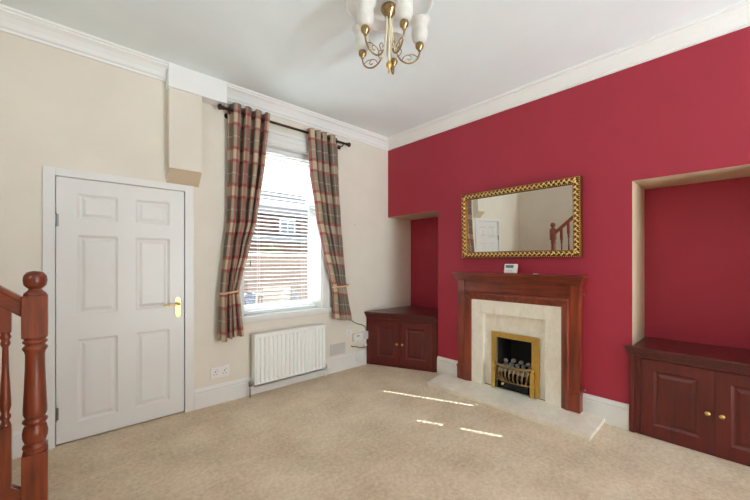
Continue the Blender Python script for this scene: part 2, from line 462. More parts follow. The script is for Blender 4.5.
hb.lathe([(.016, 0), (.016, .012), (.011, .02)], 16, Matrix.Translation((hx, -.01, .978)) @ Matrix.Rotation(PI/2, 4, 'X'))
hb.build('lever_handle', M['brass'], d1)

# ------------------------------------------------------------------ window
wn = thing('window_1', 'tall white sash window in the cream wall', 'window', (0, 0, 0)); wn['kind'] = 'structure'
b = MB()   # casing on the room face + linings of the opening
cp = .02
b.box(WX1, WX1+.1, -cp, 0, .805, WZ1+.13); b.box(WX0-.1, WX0, -cp, 0, .805, WZ1+.13); b.box(WX0, WX1, -cp, 0, WZ1, WZ1+.13)
b.box(WX1+.075, WX1+.1, -cp-.012, -cp, .805, WZ1+.13); b.box(WX0-.1, WX0-.075, -cp-.012, -cp, .805, WZ1+.13)
b.box(WX0-.1, WX1+.1, -cp-.014, -cp, WZ1+.10, WZ1+.135); b.box(WX0-.1, WX1+.1, -cp-.007, -cp, WZ1+.045, WZ1+.06)
b.build('window_casing', M['gloss'], wn, bevel=.003)
b = MB()
b.box(WX0, WX0+.012, 0, .22, WZ0, WZ1); b.box(WX1-.012, WX1, 0, .22, WZ0, WZ1); b.box(WX0+.012, WX1-.012, 0, .22, WZ1-.012, WZ1)
b.build('window_lining', M['gloss'], wn)
sx0, sx1 = WX0+.012, WX1-.012; MR = 2.02
def sash(name, y0, y1, z0, z1, botw, topw):
    b = MB()
    b.box(sx0, sx0+.055, y0, y1, z0, z1); b.box(sx1-.055, sx1, y0, y1, z0, z1)
    b.box(sx0+.055, sx1-.055, y0, y1, z0, z0+botw); b.box(sx0+.055, sx1-.055, y0, y1, z1-topw, z1)
    o = b.build(name, M['gloss'], wn, bevel=.004)
    g = MB(); ym = (y0+y1)/2; g.box(sx0+.05, sx1-.05, ym-.002, ym+.002, z0+botw-.005, z1-topw+.005); g.build('glass_pane', M['glass'], o)
sash('lower_sash', .17, .21, .80, MR+.02, .085, .04)
sash('upper_sash', .215, .255, MR-.02, WZ1-.012, .04, .06)
b = MB(); b.box(WX0-.0, WX1, 0, .30, WZ0-.02, WZ0)      # sill board inside the opening
b.box(WX0-.155, WX1+.165, -.045, 0, .763, .803); b.box(WX0-.13, WX1+.14, -.028, 0, .738, .763)
b.build('window_sill', M['gloss'], wn, bevel=.005)
b = MB(); b.box(WX0-.05, WX1+.05, .26, .40, .70, .78); b.build('outer_sill', M['greyp'], wn)

# venetian blind
bl = thing('venetian_blind', 'white slatted venetian blind hanging inside the window', 'blind', (0, 0, 0))
BY = .115; bx0, bx1 = WX0+.02, WX1-.02
b = MB(); b.box(bx0, bx1, BY-.03, BY+.03, 2.55, 2.595); b.build('headrail', M['slat'], bl, bevel=.003)
LAD = (-1.866, -1.326); pitch = .0425; SW = .048; tilt = math.radians(9)
b = MB(); z = .865; nsl = 0
while z < 2.535:
    R_ = Matrix.Translation((0, BY, z)) @ Matrix.Rotation(-tilt, 4, 'X')
    hw, hd, th = .013, .0068, .0026
    holes = [x for x in LAD if not (x < -1.6 and not 1.64 < z < 2.27) and not (x > -1.6 and z > 1.82)]
    xs = [bx0] + [v for x in holes for v in (x-hw, x+hw)] + [bx1]
    for k in range(0, len(xs), 2): b.box(xs[k], xs[k+1], -SW/2, SW/2, -th/2, th/2, R_)
    for x in holes:
        b.box(x-hw, x+hw, -SW/2, -hd, -th/2, th/2, R_); b.box(x-hw, x+hw, hd, SW/2, -th/2, th/2, R_)
    z += pitch; nsl += 1
b.build('slats', M['slat'], bl)
b = MB(); b.box(bx0, bx1, BY-.025, BY+.025, .812, .83); b.build('bottom_rail', M['slat'], bl, bevel=.003)
for x in LAD:
    b = MB()
    for dy in (-.0265, .0265):
        b.tube([(x+.036, BY+dy, .83), (x+.036, BY+dy, 2.55)], .0009, 6)
    b.build('ladder_cord', M['cord'], bl)
b = MB(); b.tube([(bx1-.10, BY-.036, 2.55), (bx1-.10, BY-.036, 1.40)], .0018, 6); b.lathe([(.003, 1.40), (.007, 1.385), (.006, 1.35), (.002, 1.345)], 12, cx=bx1-.10, cy=BY-.036)
b.build('pull_cord', M['cord'], bl)
b = MB(); b.tube([(bx0+.09, BY-.036, 2.55), (bx0+.09, BY-.036, 1.36)], .0018, 6); b.lathe([(.003, 1.36), (.007, 1.345), (.006, 1.31), (.002, 1.305)], 12, cx=bx0+.09, cy=BY-.036)
b.build('tilt_cord', M['darkm'], bl)

# curtain pole
RZ, RY = 2.795, -.095
pole = thing('curtain_pole', 'dark bronze curtain pole with ball finials above the window', 'curtain pole', (-1.53, RY, RZ))
b = MB(); b.tube([(-.72, 0, 0), (.72, 0, 0)], .013, 14); b.build('rod', M['bronze'], pole)
for s_ in (-1, 1):
    b = MB(); Rm = Matrix.Translation((s_*.72, 0, 0)) @ Matrix.Rotation(s_*PI/2, 4, 'Y')
    b.lathe([(.014, 0), (.02, .004), (.02, .012), (.014, .016), (.02, .024), (.028, .038), (.026, .05), (.014, .058), (.004, .06)], 18, Rm); b.build('finial', M['bronze'], pole)
for x in (-.665, .675):
    b = MB(); b.tube([(x, 0, -.014), (x, .02, -.03), (x, .092, -.03)], .007, 8); b.lathe([(.026, 0), (.026, .006), (.02, .01)], 16, Matrix.Translation((x, .0945, -.03)) @ Matrix.Rotation(PI/2, 4, 'X')); b.build('bracket', M['bronze'], pole)

def interp(tab, z):
    for (z1, *a), (z0, *c) in zip(tab, tab[1:]):
        if z >= z0:
            t = (z-z0)/(z1-z0); t = min(1, max(0, t)); t = t*t*(3-2*t)*.35+t*.65
            return [c_+(a_-c_)*t for a_, c_ in zip(a, c)]
    return tab[-1][1:]
def curtain(label, tab, hem0, hem1, nf, tie_z, tie_x, ph, flip):
    root = thing('curtain', label, 'curtain', ((tab[0][1]+tab[0][2])/2, RY, tab[0][0]), group='plaid curtains at the window')
    ox, oy, oz = root.location
    NU, NV = 150, 90; bm = bmesh.new(); uvl = bm.loops.layers.uv.new('UVMap'); g = []
    ztop = tab[0][0]
    for j in range(NV+1):
        v = j/NV; row = []
        for i in range(NU+1):
            u = i/NU
            zb = hem0+(hem1-hem0)*u+.006*math.sin(u*20); z = ztop+(zb-ztop)*v
            xl, xr, am = interp(tab, z)
            uu = (1-u if flip else u)**1.3
            s_ = math.sin(2*PI*nf*uu+ph)
            tri = math.copysign(abs(s_)**.7, s_)
            off = am*tri + .012*math.sin(2*PI*nf*2.3*uu+3*v+1)*v
            x = xl+(xr-xl)*u + .013*math.sin(4*PI*nf*uu+.6)*(1-.3*v) + .006*math.sin(5*v+9*u)
            y = RY+off+.01*math.sin(4*v+5*u)*v
            y = min(y, -.034)
            row.append(bm.verts.new((x-ox, y-oy, z-oz)))
        g.append(row)
    for j in range(NV):
        for i in range(NU):
            f = bm.faces.new((g[j][i], g[j][i+1], g[j+1][i+1], g[j+1][i])); f.smooth = True
            for lp, (a, c) in zip(f.loops, ((i, j), (i+1, j), (i+1, j+1), (i, j+1))):
                lp[uvl].uv = ((1-a/NU if flip else a/NU)*1.35+.23, (1-c/NV)*(ztop-hem0)+.06)
    me = bpy.data.meshes.new('fabric'); bm.to_mesh(me); bm.free(); me.materials.append(M['plaid'])
    o = bpy.data.objects.new('fabric', me); COL.objects.link(o); o.parent = root
    sm = o.modifiers.new('thick', 'SOLIDIFY'); sm.thickness = .003
    # eyelets along the pole
    for k in range(2*nf):
        u = (k+.25)/(2*nf); xl, xr, am = interp(tab, RZ)
        b = MB(); cx = xl+(xr-xl)*u-ox; pts = [(cx, RY-oy+.027*math.cos(a), RZ-oz+.027*math.sin(a)) for a in [2*PI*q/20 for q in range(21)]]
        b.tube(pts, .0045, 6, cap=False); b.build('eyelet', M['bronze'], root)
    b = MB(); x0, x1 = tie_x; cx = (x0+x1)/2
    pts = [(cx+(x1-x0)/2*math.cos(a)-ox, -.099+.064*math.sin(a)-oy, tie_z+.012*math.cos(a)-oz) for a in [2*PI*q/28 for q in range(29)]]
    b.tube(pts, .011, 8, cap=False)
    b.build('tieback', M['rope'], root)
    return root
curtain('plaid taupe and red curtain tied back at the left of the window',
        [(2.862, -2.218, -1.792, .042), (2.4, -2.22, -1.84, .044), (1.76, -2.225, -1.93, .044), (1.47, -2.25, -2.012, .042), (1.18, -2.275, -2.09, .036), (1.063, -2.283, -2.118, .030), (.92, -2.295, -2.10, .038), (.6, -2.306, -2.07, .044)],
        .607, .640, 4, 1.063, (-2.285, -2.112), 2.2, False)
curtain('plaid taupe and red curtain tied back at the right of the window',
        [(2.842, -1.346, -.932, .042), (2.4, -1.315, -.905, .044), (1.84, -1.222, -.868, .044), (1.51, -1.135, -.842, .042), (1.18, -1.045, -.81, .036), (1.057, -1.004, -.797, .030), (.92, -1.0, -.77, .038), (.6, -.991, -.70, .044)],
        .672, .618, 4, 1.057, (-1.01, -.792), .9, True)

# ------------------------------------------------------------------ radiator
rad = thing('radiator', 'white ribbed panel radiator below the window', 'radiator', (-1.5, 0, .105))
rx0, rx1, rz0, rz1, yf, yk = -.462, .372, 0, .512, -.108, -.045
b = MB(); N = 18; wv = []
NX = N*10; prof_z = [(rz0, 0), (rz0+.02, 0), (rz0+.045, 1), (rz1-.05, 1), (rz1-.025, 0), (rz1, 0)]
for zz, k in prof_z:
    row = []
    for i in range(NX+1):
        t = i/NX; ph = (t*N) % 1
        rib = 0 if (t*N < .3 or t*N > N-.3) else max(0, min(1, (abs(ph-.5)-.16)*7))
        row.append(b.bm.verts.new((rx0+(rx1-rx0)*t, yf+.016*k*(rib), zz)))
    wv.append(row)
for a, c in zip(wv, wv[1:]):
    for i in range(NX): b.bm.faces.new((a[i], a[i+1], c[i+1], c[i]))
b.box(rx0, rx1, yf+.0165, yf+.019, rz0, rz1)
b.box(rx0, rx1, yf, yf+.014, rz0, rz0+.012); b.box(rx0, rx1, yf, yf+.014, rz1-.012, rz1)
b.build('front_panel', M['radw'], rad)
bx('back_panel', M['radw'], rad, rx0+.01, rx1-.01, yk, yk+.012, rz0+.01, rz1-.01, bevel=.003)
b = MB(); b.box(rx0-.003, rx1+.003, yf-.004, yk+.015, rz1, rz1+.004); b.box(rx0-.003, rx1+.003, yf-.006, yf-.001, rz1-.016, rz1+.004)
for k in range(40): b.box(rx0+.02+k*(rx1-rx0-.04)/40, rx0+.02+k*(rx1-rx0-.04)/40+.012, yf+.014, yk, rz1+.004, rz1+.0055)
b.build('top_grille', M['radw'], rad)
for x in (rx0-.003, rx1): bx('side_panel', M['radw'], rad, x, x+.003, yf+.002, yk+.014, rz0+.006, rz1, bevel=.001)
for s_, x in ((-1, rx0), (1, rx1)):
    b = MB(); xx = x+s_*.035
    b.tube([(x, -.075, .03), (xx, -.075, .03)], .009, 10); b.lathe([(.012, .005), (.014, .012), (.014, .05), (.010, .056)], 14, cx=xx, cy=-.075)
    b.lathe([(.014, 0), (.016, .006), (.016, .024), (.010, .03)], 14, Matrix.Translation((xx, -.09, .03)) @ Matrix.Rotation(PI/2, 4, 'X'))
    b.build('valve', M['steel'] if s_ < 0 else M['plastic'], rad)
    b = MB(); b.tube([(xx, -.075, .012), (xx, -.075, -.105)], .0075, 10); b.build('pipe', M['radw'] if s_ > 0 else M['steel'], rad)
for bxx in (-.40, .26): bx('wall_bracket', M['steel'], rad, bxx, bxx+.04, yk+.012, -.001, .10, .42)

# ------------------------------------------------------------------ sockets, vent, cables on the window wall
def socket(name, label, cx, cz, w, h, gangs, cat='socket'):
    r = thing(name, label, cat, (cx, 0, cz))
    bx('face_plate', M['plastic'], r, -w/2, w/2, -.011, 0, -h/2, h/2, bevel=.003)
    for g in range(gangs):
        gx = (g-(gangs-1)/2)*w/gangs*.98
        b = MB()
        b.box(gx-.004, gx+.004, -.0118, -.0105, .004, .016); b.box(gx-.016, gx-.008, -.0118, -.0105, -.018, -.012); b.box(gx+.008, gx+.016, -.0118, -.0105, -.018, -.012)
        b.build('pin_holes', M['dark'], r)
        bx('switch', M['greyp'], r, gx+.012, gx+.022, -.0145, -.0105, .014, .032, bevel=.001)
    return r
socket('double_socket', 'white double wall socket between the door and the radiator', -2.262, .295, .172, .103, 2)
socket('single_socket', 'white single wall socket below the right curtain', -.703, .452, .09, .072, 1)
r = thing('telephone_box', 'white plastic wall junction box nearest the small cupboard', 'junction box', (-.447, 0, .382))
bx('box_case', M['plastic'], r, -.048, .047, -.034, 0, -.05, .052, bevel=.004)
bx('box_lid', M['greyp'], r, -.042, .041, -.037, -.034, -.044, .046, bevel=.001)
r = thing('adaptor_box', 'white power adaptor box between wall socket and junction box', 'adaptor', (-.572, 0, .382))
bx('adaptor_case', M['plastic'], r, -.074, .068, -.045, 0, -.046, .045, bevel=.004)
b = MB(); b.box(-.03, .01, -.0465, -.045, .012, .022); b.build('indicator_slot', M['dark'], r)
vt = thing('air_vent', 'square louvred wall vent right of the radiator', 'vent', (-.872, 0, .277))
bx('vent_frame', M['greyp'], vt, -.113, .113, -.012, 0, -.068, .068, bevel=.003)
b = MB()
for k in range(9): b.box(-.1, .1, -.0165, -.0118, -.056+k*.0133, -.056+k*.0133+.006)
b.build('louvre', M['greyp'], vt)
b = MB(); b.tube([(-.655, -.01, .60), (-.62, -.012, .575), (-.56, -.012, .545), (-.50, -.012, .53), (-.45, -.012, .505), (-.425, -.012, .47), (-.42, -.012, .44)], .0045, 8, 6)
tag(b.build('power_cable', M['dark']), 'black cable running from the right curtain hem to the cupboard', 'cable')
b = MB(); b.tube([(-.66, -.0, .275), (-.655, -.03, .272), (-.635, -.035, .268)], .007, 8, 4); tag(b.build('pipe_stub', M['copper']), 'short capped copper pipe stub poking from the wall', 'pipe stub')
b = MB(); b.tube([(-.60, -.001, .262), (-.585, -.02, .255), (-.55, -.028, .24), (-.50, -.03, .232), (-.455, -.03, .232), (-.43, -.028, .24)], .0045, 8, 5)
tag(b.build('aerial_cable', M['bronze']), 'thin brown aerial cable above the skirting beside the cupboard', 'cable')
b = MB(); b.box(-.475, -.43, -.045, -.024, .245, .275); tag(b.build('aerial_plug', M['plastic'], bevel=.003), 'small white plug block above the skirting beside the cupboard', 'plug')
b = MB(); b.tube([(-.56, -.012, .335), (-.565, -.02, .28), (-.60, -.03, .17), (-.585, -.032, .08), (-.52, -.032, .05), (-.46, -.032, .09), (-.45, -.034, .16), (-.455, -.034, .205), (-.455, -.035, .244)], .003, 7, 6)
tag(b.build('phone_cable', M['cord']), 'loop of thin white cable hanging in front of the skirting', 'cable')
b = MB(); b.sphere((-.605, -.004, 1.83), .006, (1, .6, 1), 10); tag(b.build('wall_nail', M['steel']), 'small nail head in the cream wall right of the curtain', 'nail')

# ------------------------------------------------------------------ cupboards
def cab_door(name, parent, w, h, m, knob_side, loc, mlab=None):
    b = MB(); fr = .075
    panelled(b, [0, fr, w-fr, w], [0, fr, h-fr, h], {(1, 1)}, -.018, .018, .010)
    o = b.build(name, m, parent, loc=loc)
    k = MB(); kx = w-.034 if knob_side > 0 else .034
    k.lathe([(.006, 0), (.006, .012), (.012, .016), (.016, .024), (.014, .031), (.006, .035), (.001, .036)], 18, Matrix.Translation((kx, -.018, h*.475)) @ Matrix.Rotation(PI/2, 4, 'X'))
    k.build('knob', M['brass'], o)
    return o
# left cupboard: its face slants from the window wall to the chimney breast
A = Vector((-.395, -.003, 0)); B_ = Vector((-.006, -.858, 0)); L = (B_-A).length; ang = math.atan2(B_.y-A.y, B_.x-A.x)
c1 = thing('corner_cupboard', 'low dark cherry two-door cupboard in the left recess by the window wall', 'cupboard', A, ang)
def loc1(x, y): 
    v = Matrix.Rotation(-ang, 2) @ (Vector((x, y))-A.xy); return (v.x, v.y)
b = MB(); b.poly_prism([loc1(-.003-.392+.0, -.003), loc1(-.006, -.858), loc1(.476, -.862), loc1(.476, -.004)][::-1], .0, .615); b.build('carcass', M['cabz'], c1)
b = MB(); b.poly_prism([(-.0, -.018), (.085, -.018), (.085, 0), (0, 0)], .0, .615); b.poly_prism([(L-.07, -.018), (L-.022, -.018), (L-.022, 0), (L-.07, 0)], 0, .615)
b.box(.085, L-.07, -.012, 0, 0, .045); b.box(.085, L-.07, -.016, 0, .588, .615); b.build('face_frame', M['cabz'], c1, bevel=.002)
b = MB()
for z0, z1, e in ((.615, .635, .022), (.635, .655, .034), (.655, .672, .046), (.672, .695, .056)):
    pts = [(0, -e), (L-.028, -e), loc1(-.002, -.862), loc1(.476, -.862), loc1(.476, -.004), loc1(A.x, -.004)]
    ex = loc1(A.x-e*.95, -.004); pts[0] = ex; pts[1] = (L-.028-e*.4, -e)
    b.poly_prism(pts[::-1], z0, z1)
b.build('cupboard_top', M['cabx'], c1, bevel=.004)
cab_door('cupboard_door', c1, .381, .535, M['cabz'], 1, (.088, -.007, .05))
cab_door('cupboard_door', c1, .398, .535, M['cabz'], -1, (.4745, -.007, .05))
# right cupboard
c2 = thing('alcove_cupboard', 'long dark cherry two-door cupboard with brass knobs in the right recess', 'cupboard', (-.004, -2.77, 0), -PI/2)
W2 = .965
b = MB(); b.box(.022, W2-.022, .008, .478, 0, .60); b.build('carcass', M['cabz'], c2)
b = MB(); b.box(0, .036, -.028, 0, 0, .615); b.box(.036, .062, -.016, 0, 0, .615); b.box(.062, .074, -.022, 0, 0, .615)
b.box(W2-.075, W2, -.028, 0, 0, .615); b.box(.074, W2-.075, -.020, 0, 0, .024); b.box(.074, W2-.075, -.022, 0, .597, .615)
b.build('face_frame', M['cabz'], c2, bevel=.002)
b = MB()
for z0, z1, e in ((.612, .63, .03), (.63, .648, .04), (.648, .664, .052), (.664, .685, .062)):
    b.box(-.004-e*.35, W2+.004+e*.35, -e, -.001, z0, z1)
b.box(.022, W2-.022, -.002, .478, .62, .685)
b.build('cupboard_top', M['cabx'], c2, bevel=.004)
cab_door('cupboard_door', c2, .405, .57, M['cabz'], 1, (.077, -.011, .025))
cab_door('cupboard_door', c2, .405, .57, M['cabz'], -1, (.485, -.011, .025))

# ------------------------------------------------------------------ fireplace
HT = .045
h = thing('hearth', 'cream marble hearth slab on the carpet before the fireplace', 'hearth', (-.2, -1.8, 0))
def hp(pts): return [(x+.2, y+1.8) for x, y in pts]
b = MB(); b.poly_prism(hp([(-.024, -.985), (-.448, -1.058), (-.448, -2.615), (-.024, -2.605)]), .022, HT); b.build('hearth_slab', M['marble'], h, bevel=.003)
b = MB(); b.poly_prism(hp([(-.024, -.99), (-.438, -1.064), (-.438, -2.606), (-.024, -2.598)]), 0, .022); b.build('hearth_base', M['marble'], h)

fp = thing('fire_surround', 'red mahogany mantelpiece framing the cream marble fireplace', 'mantelpiece', (0, -1.822, HT))
mx = -.085; yl, yr = -1.208+1.822, -2.433+1.822    # local y of the outer leg edges
def FB(name, m, parent, boxes, bevel=.003):
    b = MB()
    for q in boxes: b.box(*q)
    return b.build(name, m, parent, bevel)
Z0 = -HT
for ya, yb in ((yl, yl-.080), (yr+.080, yr)):
    lg = FB('leg', M['mahz'], fp, [(mx, -.001, ya, yb, .16, 1.10)], .004)
    FB('leg_plinth', M['mahz'], lg, [(mx-.010, -.001, ya+.006, yb-.006, 0, .16), (mx-.005, -.001, ya+.003, yb-.003, .16, .175)], .004)
FB('frieze', M['mahx'], fp, [(mx+.016, -.001, yl-.08, yr+.08, .975, 1.10)], .002)
# bolection moulding round the inner edge
yi0, yi1 = yl-.080, yr+.080
inner0, inner1, topz = yl-.165, yr+.152, .90
b = MB()
pr = [(0, mx+.02), (.0, mx-.006), (.018, mx-.016), (.03, mx-.010), (.05, mx-.004), (.066, mx+.004), (.08, mx+.016), (.08, mx+.06)]
def ring(off):
    f0 = yi0 + (inner0-yi0)*off/.08; f1 = yi1 + (inner1-yi1)*off/.08
    return [(f0, 0), (f0, .975-off*(.975-topz)/.08), (f1, .975-off*(.975-topz)/.08), (f1, 0)]
rows = [[b.bm.verts.new((x, y, z)) for y, z in ring(o_)] for o_, x in pr]
for a, c in zip(rows, rows[1:]):
    for k in range(3): b.bm.faces.new((a[k], a[k+1], c[k+1], c[k]))
b.build('inner_moulding', M['mahz'], fp)
b = MB()
sy0, sy1 = yl+.0, yr-.0
for z0, z1, e in ((1.098, 1.112, .008), (1.112, 1.126, .02), (1.126, 1.14, .03), (1.14, 1.152, .04), (1.152, 1.164, .05), (1.164, 1.186, .064)):
    b.box(mx-e, -.001, sy0+e*.72, sy1-e*.72, z0, z1)
b.build('mantel_shelf', M['mahx'], fp, bevel=.003)
for y, z in ((yr-.012, 1.115), ):
    b = MB(); b.tube([(-.04, yr+.0, 1.02), (-.045, yr-.012, 1.02), (-.05, yr-.022, 1.022)], .006, 8); b.sphere((-.05, yr-.024, 1.022), .009, seg=10); b.build('hook', M['agedbrass'], fp)
for s_, y, z in ((1, yl, .13), (-1, yr, .20)):
    b = MB(); b.tube([(-.05, y+s_*.004, z), (-.055, y+s_*.03, z)], .006, 8); b.sphere((-.055, y+s_*.032, z), .009, seg=10); b.build('hook', M['agedbrass'], fp)

bp = thing('marble_back_panel', 'cream marble back panel with stepped arch round the fire', 'fireplace panel', (0, -1.822, HT))
pf = -.068; py0, py1 = inner0+.004, inner1-.004; iy0, iy1 = -1.507+1.822, -2.143+1.822; iz = .762
FB('outer_slab', M['marble'], bp, [(pf, -.001, py0, iy0, 0, topz+.01), (pf, -.001, iy1, py1, 0, topz+.01), (pf, -.001, iy0, iy1, iz, topz+.01)], .002)
oy0, oy1, oz_ = -1.64+1.822, -2.002+1.822, .523
FB('inner_slab', M['marble'], bp, [(-.012, -.001, iy0, oy0, 0, iz), (-.012, -.001, oy1, iy1, 0, iz), (-.012, -.001, oy0, oy1, oz_, iz)], .001)

gf = thing('gas_fire', 'brass framed inset gas fire with curved basket bars', 'fire', (0, -1.822, HT))
by0, by1, bz1 = -1.583+1.822, -2.076+1.822, .577
b = MB()
for q in ((by0, oy0, 0, bz1), (oy1, by1, 0, bz1), (oy0, oy1, oz_, bz1)): b.box(-.030, -.0125, *q)
b.build('brass_frame', M['brass'], gf, bevel=.004)
b = MB(); g0, g1 = oy0-.003, oy1+.003
b.box(.28, .29, g1, g0, 0, oz_); b.box(-.012, .28, g0-.006, g0, 0, oz_); b.box(-.012, .28, g1, g1+.006, 0, oz_); b.box(-.012, .28, g1, g0, oz_-.006, oz_); b.box(-.0, .28, g1, g0, 0, .006)
b.box(.03, .26, g1+.02, g0-.02, .10, .17)
b.build('firebox', M['soot'], gf)
b = MB()     # basket: top rail, bottom rail, end posts
b.tube([(-.040, oy0+.01, .262), (-.075, oy0-.06, .252), (-.092, (oy0+oy1)/2, .248), (-.075, oy1+.06, .252), (-.040, oy1-.01, .262)], .013, 10, 8)
b.build('basket_rail', M['agedbrass'], gf)
nb = 9
for k in range(nb):
    t = (k+.5)/nb; y = oy0+(oy1-oy0)*t; bulge = math.sin(PI*t)*.05; s_ = (t-.5)*.05
    b = MB(); b.tube([(-.044-bulge*.9, y, .245), (-.070-bulge, y-s_*.1, .20), (-.066-bulge, y+s_*.4, .15), (-.036-bulge*.7, y+s_*1.2, .10)], .0085, 8, 5); b.build('basket_bar', M['agedbrass'], gf)
b = MB(); b.tube([(-.036, oy0, .10), (-.06, oy0-.08, .098), (-.071, (oy0+oy1)/2, .098), (-.06, oy1+.08, .098), (-.036, oy1, .10)], .009, 8, 8); b.build('basket_lower_rail', M['agedbrass'], gf)
for y in (oy0+.016, oy1-.016):
    b = MB(); b.box(-.062, -.031, y-.02, y+.02, 0, .235); b.lathe([(.014, .235), (.018, .245), (.016, .262), (.006, .27)], 12, cx=-.047, cy=y); b.build('basket_post', M['brass'], gf, bevel=.003)
b = MB(); b.box(-.02, .02, oy1+.04, oy0-.04, .012, .075); b.box(-.026, -.02, (oy0+oy1)/2-.07, (oy0+oy1)/2+.07, .02, .06); b.build('ash_pan', M['dark'], gf, bevel=.004)
b = MB(); b.lathe([(.006, 0), (.006, .02), (.012, .024), (.012, .034)], 12, Matrix.Translation((-.026, (oy0+oy1)/2+.1, .06)) @ Matrix.Rotation(-PI/2, 4, 'Y')); b.build('control_knob', M['brass'], gf)

# coals
def coal_mesh(k):
    bm = bmesh.new(); bmesh.ops.create_icosphere(bm, subdivisions=2, radius=1)
    rnd = random.Random(k)
    ax = [Vector((rnd.uniform(-1, 1), rnd.uniform(-1, 1), rnd.uniform(-1, 1))).normalized() for _ in range(7)]
    for v in bm.verts:
        m_ = 1.0
        for a in ax:
            d = v.co.normalized().dot(a)
            if d > .72: m_ = min(m_, .78/d)
        v.co *= m_
    me = bpy.data.meshes.new('coal'); bm.to_mesh(me); bm.free(); me.materials.append(M['coal']); return me
cms = [coal_mesh(k) for k in range(5)]
ci = 0
for row, (xx, zz, n) in enumerate(((-.035, .245, 6), (.02, .262, 6), (.075, .285, 5), (.055, .325, 4))):
    for k in range(n):
        y = -1.822+(oy0+oy1)/2+((k+.5)/n-.5)*(oy0-oy1)*.86
        o = bpy.data.objects.new('fire_coal', cms[ci % 5]); COL.objects.link(o); ci += 1
        s_ = random.uniform(.022, .028)
        o.scale = (s_*1.05, s_*1.15, s_*.9); o.rotation_euler = [random.uniform(0, 6) for _ in range(3)]
        o.location = (xx+random.uniform(-.006, .006), y, zz+random.uniform(-.006, .006))
        tag(o, 'ash grey lump of coal heaped behind the brass basket bars of the fire', 'coal', 'coals heaped in the gas fire')
tag(bx('coal_bed', M['soot'], None, -.028, .12, -1.822+oy1+.02, -1.822+oy0-.02, HT+.171, HT+.185), 'dark grate under the heaped coals in the fire', 'grate')

# thermostat on the shelf
SZ = HT+1.186
kp = thing('room_thermostat', 'small white digital thermostat standing on the mantel shelf', 'thermostat', (-.075, -1.815, SZ), rot=(0, math.radians(12), 0))
bx('casing', M['plastic'], kp, -.012, .012, -.066, .066, .003, .098, bevel=.006)
bx('display', M['lcd'], kp, -.0135, -.011, -.03, .05, .058, .085, bevel=.001)
b = MB()
for k in range(3): b.box(-.0135, -.011, -.02+k*.026, -.006+k*.026, .022, .034)
b.build('button', M['greyp'], kp)
bx('stand', M['plastic'], kp, .01, .04, -.04, .04, .004, .012)
b = MB(); b.tube([(.0+.016*math.cos(a)*1.2, .022*math.sin(a), .004+.003*math.sin(2*a)) for a in [q*.42 for q in range(16)]], .0025, 7)
o = b.build('wire_loop', M['cord']); o.location = (-.1, -2.07, SZ); tag(o, 'tiny loop of white wire lying on the mantel shelf', 'wire')

# ------------------------------------------------------------------ mirror
mr = thing('wall_mirror', 'landscape mirror in an ornate gilt frame above the mantelpiece', 'mirror', (-.022, -1.838, 1.392), rot=Euler((0, math.radians(-1.7), math.radians(.7)), 'XYZ'))
# local: x normal (room at -x), y along the wall, z up from the lower edge
MW, MH, FW = 1.19, .706, .066
hw = MW/2
b = MB()
pr = [(0, .012), (0, -.018), (.006, -.03), (.014, -.032), (.02, -.027), (.034, -.034), (.046, -.032), (.052, -.024), (.058, -.026), (.066, -.016), (.066, -.004)]
rows = []
for off, x in pr:
    rows.append([b.bm.verts.new((x, y, z)) for y, z in ((-hw+off, off), (hw-off, off), (hw-off, MH-off), (-hw+off, MH-off))])
for a, c in zip(rows, rows[1:]):
    for k in range(4): b.bm.faces.new((a[k], a[(k+1) % 4], c[(k+1) % 4], c[k]))
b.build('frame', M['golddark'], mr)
b = MB()
def orn(y, z, ang_):
    for q, (dy, dz, L_, W_, a) in enumerate(((0, .008, .018, .0075, .75), (.019, -.008, .018, .0075, -.75))):
        ca, sa = math.cos(ang_), math.sin(ang_)
        b.sphere((-.037, y+dy*ca-dz*sa, z+dy*sa+dz*ca), 1, (.010, L_*.95, W_), 8, Euler((ang_+a, 0, 0)))
def run(y0, z0, y1, z1):
    d = math.hypot(y1-y0, z1-z0); n = round(d/.044); a = math.atan2(z1-z0, y1-y0)
    for k in range(n): orn(y0+(y1-y0)*(k+.3)/n, z0+(z1-z0)*(k+.3)/n, a)
m_ = .034
run(-hw+m_, m_, hw-m_, m_); run(hw-m_, m_, hw-m_, MH-m_); run(hw-m_, MH-m_, -hw+m_, MH-m_); run(-hw+m_, MH-m_, -hw+m_, m_)
for side in range(2):      # fine beading on both edges
    off = (.009, .056)[side]; xx = (-.033, -.027)[side]
    for (y0, z0, y1, z1) in ((-hw+off, off, hw-off, off), (hw-off, off, hw-off, MH-off), (hw-off, MH-off, -hw+off, MH-off), (-hw+off, MH-off, -hw+off, off)):
        d = math.hypot(y1-y0, z1-z0); n = int(d/.016)
        for k in range(n): b.sphere((xx, y0+(y1-y0)*k/n, z0+(z1-z0)*k/n), .004, seg=6)
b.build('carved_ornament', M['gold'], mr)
b = MB(); b.box(-.010, -.004, -hw+FW-.004, hw-FW+.004, FW-.004, MH-FW+.004); gl = b.build('mirror_glass', M['mirror'], mr)
b = MB(); b.box(-.003, .012, -hw+.01, hw-.01, .01, MH-.01); b.build('backing', M['dark'], mr)

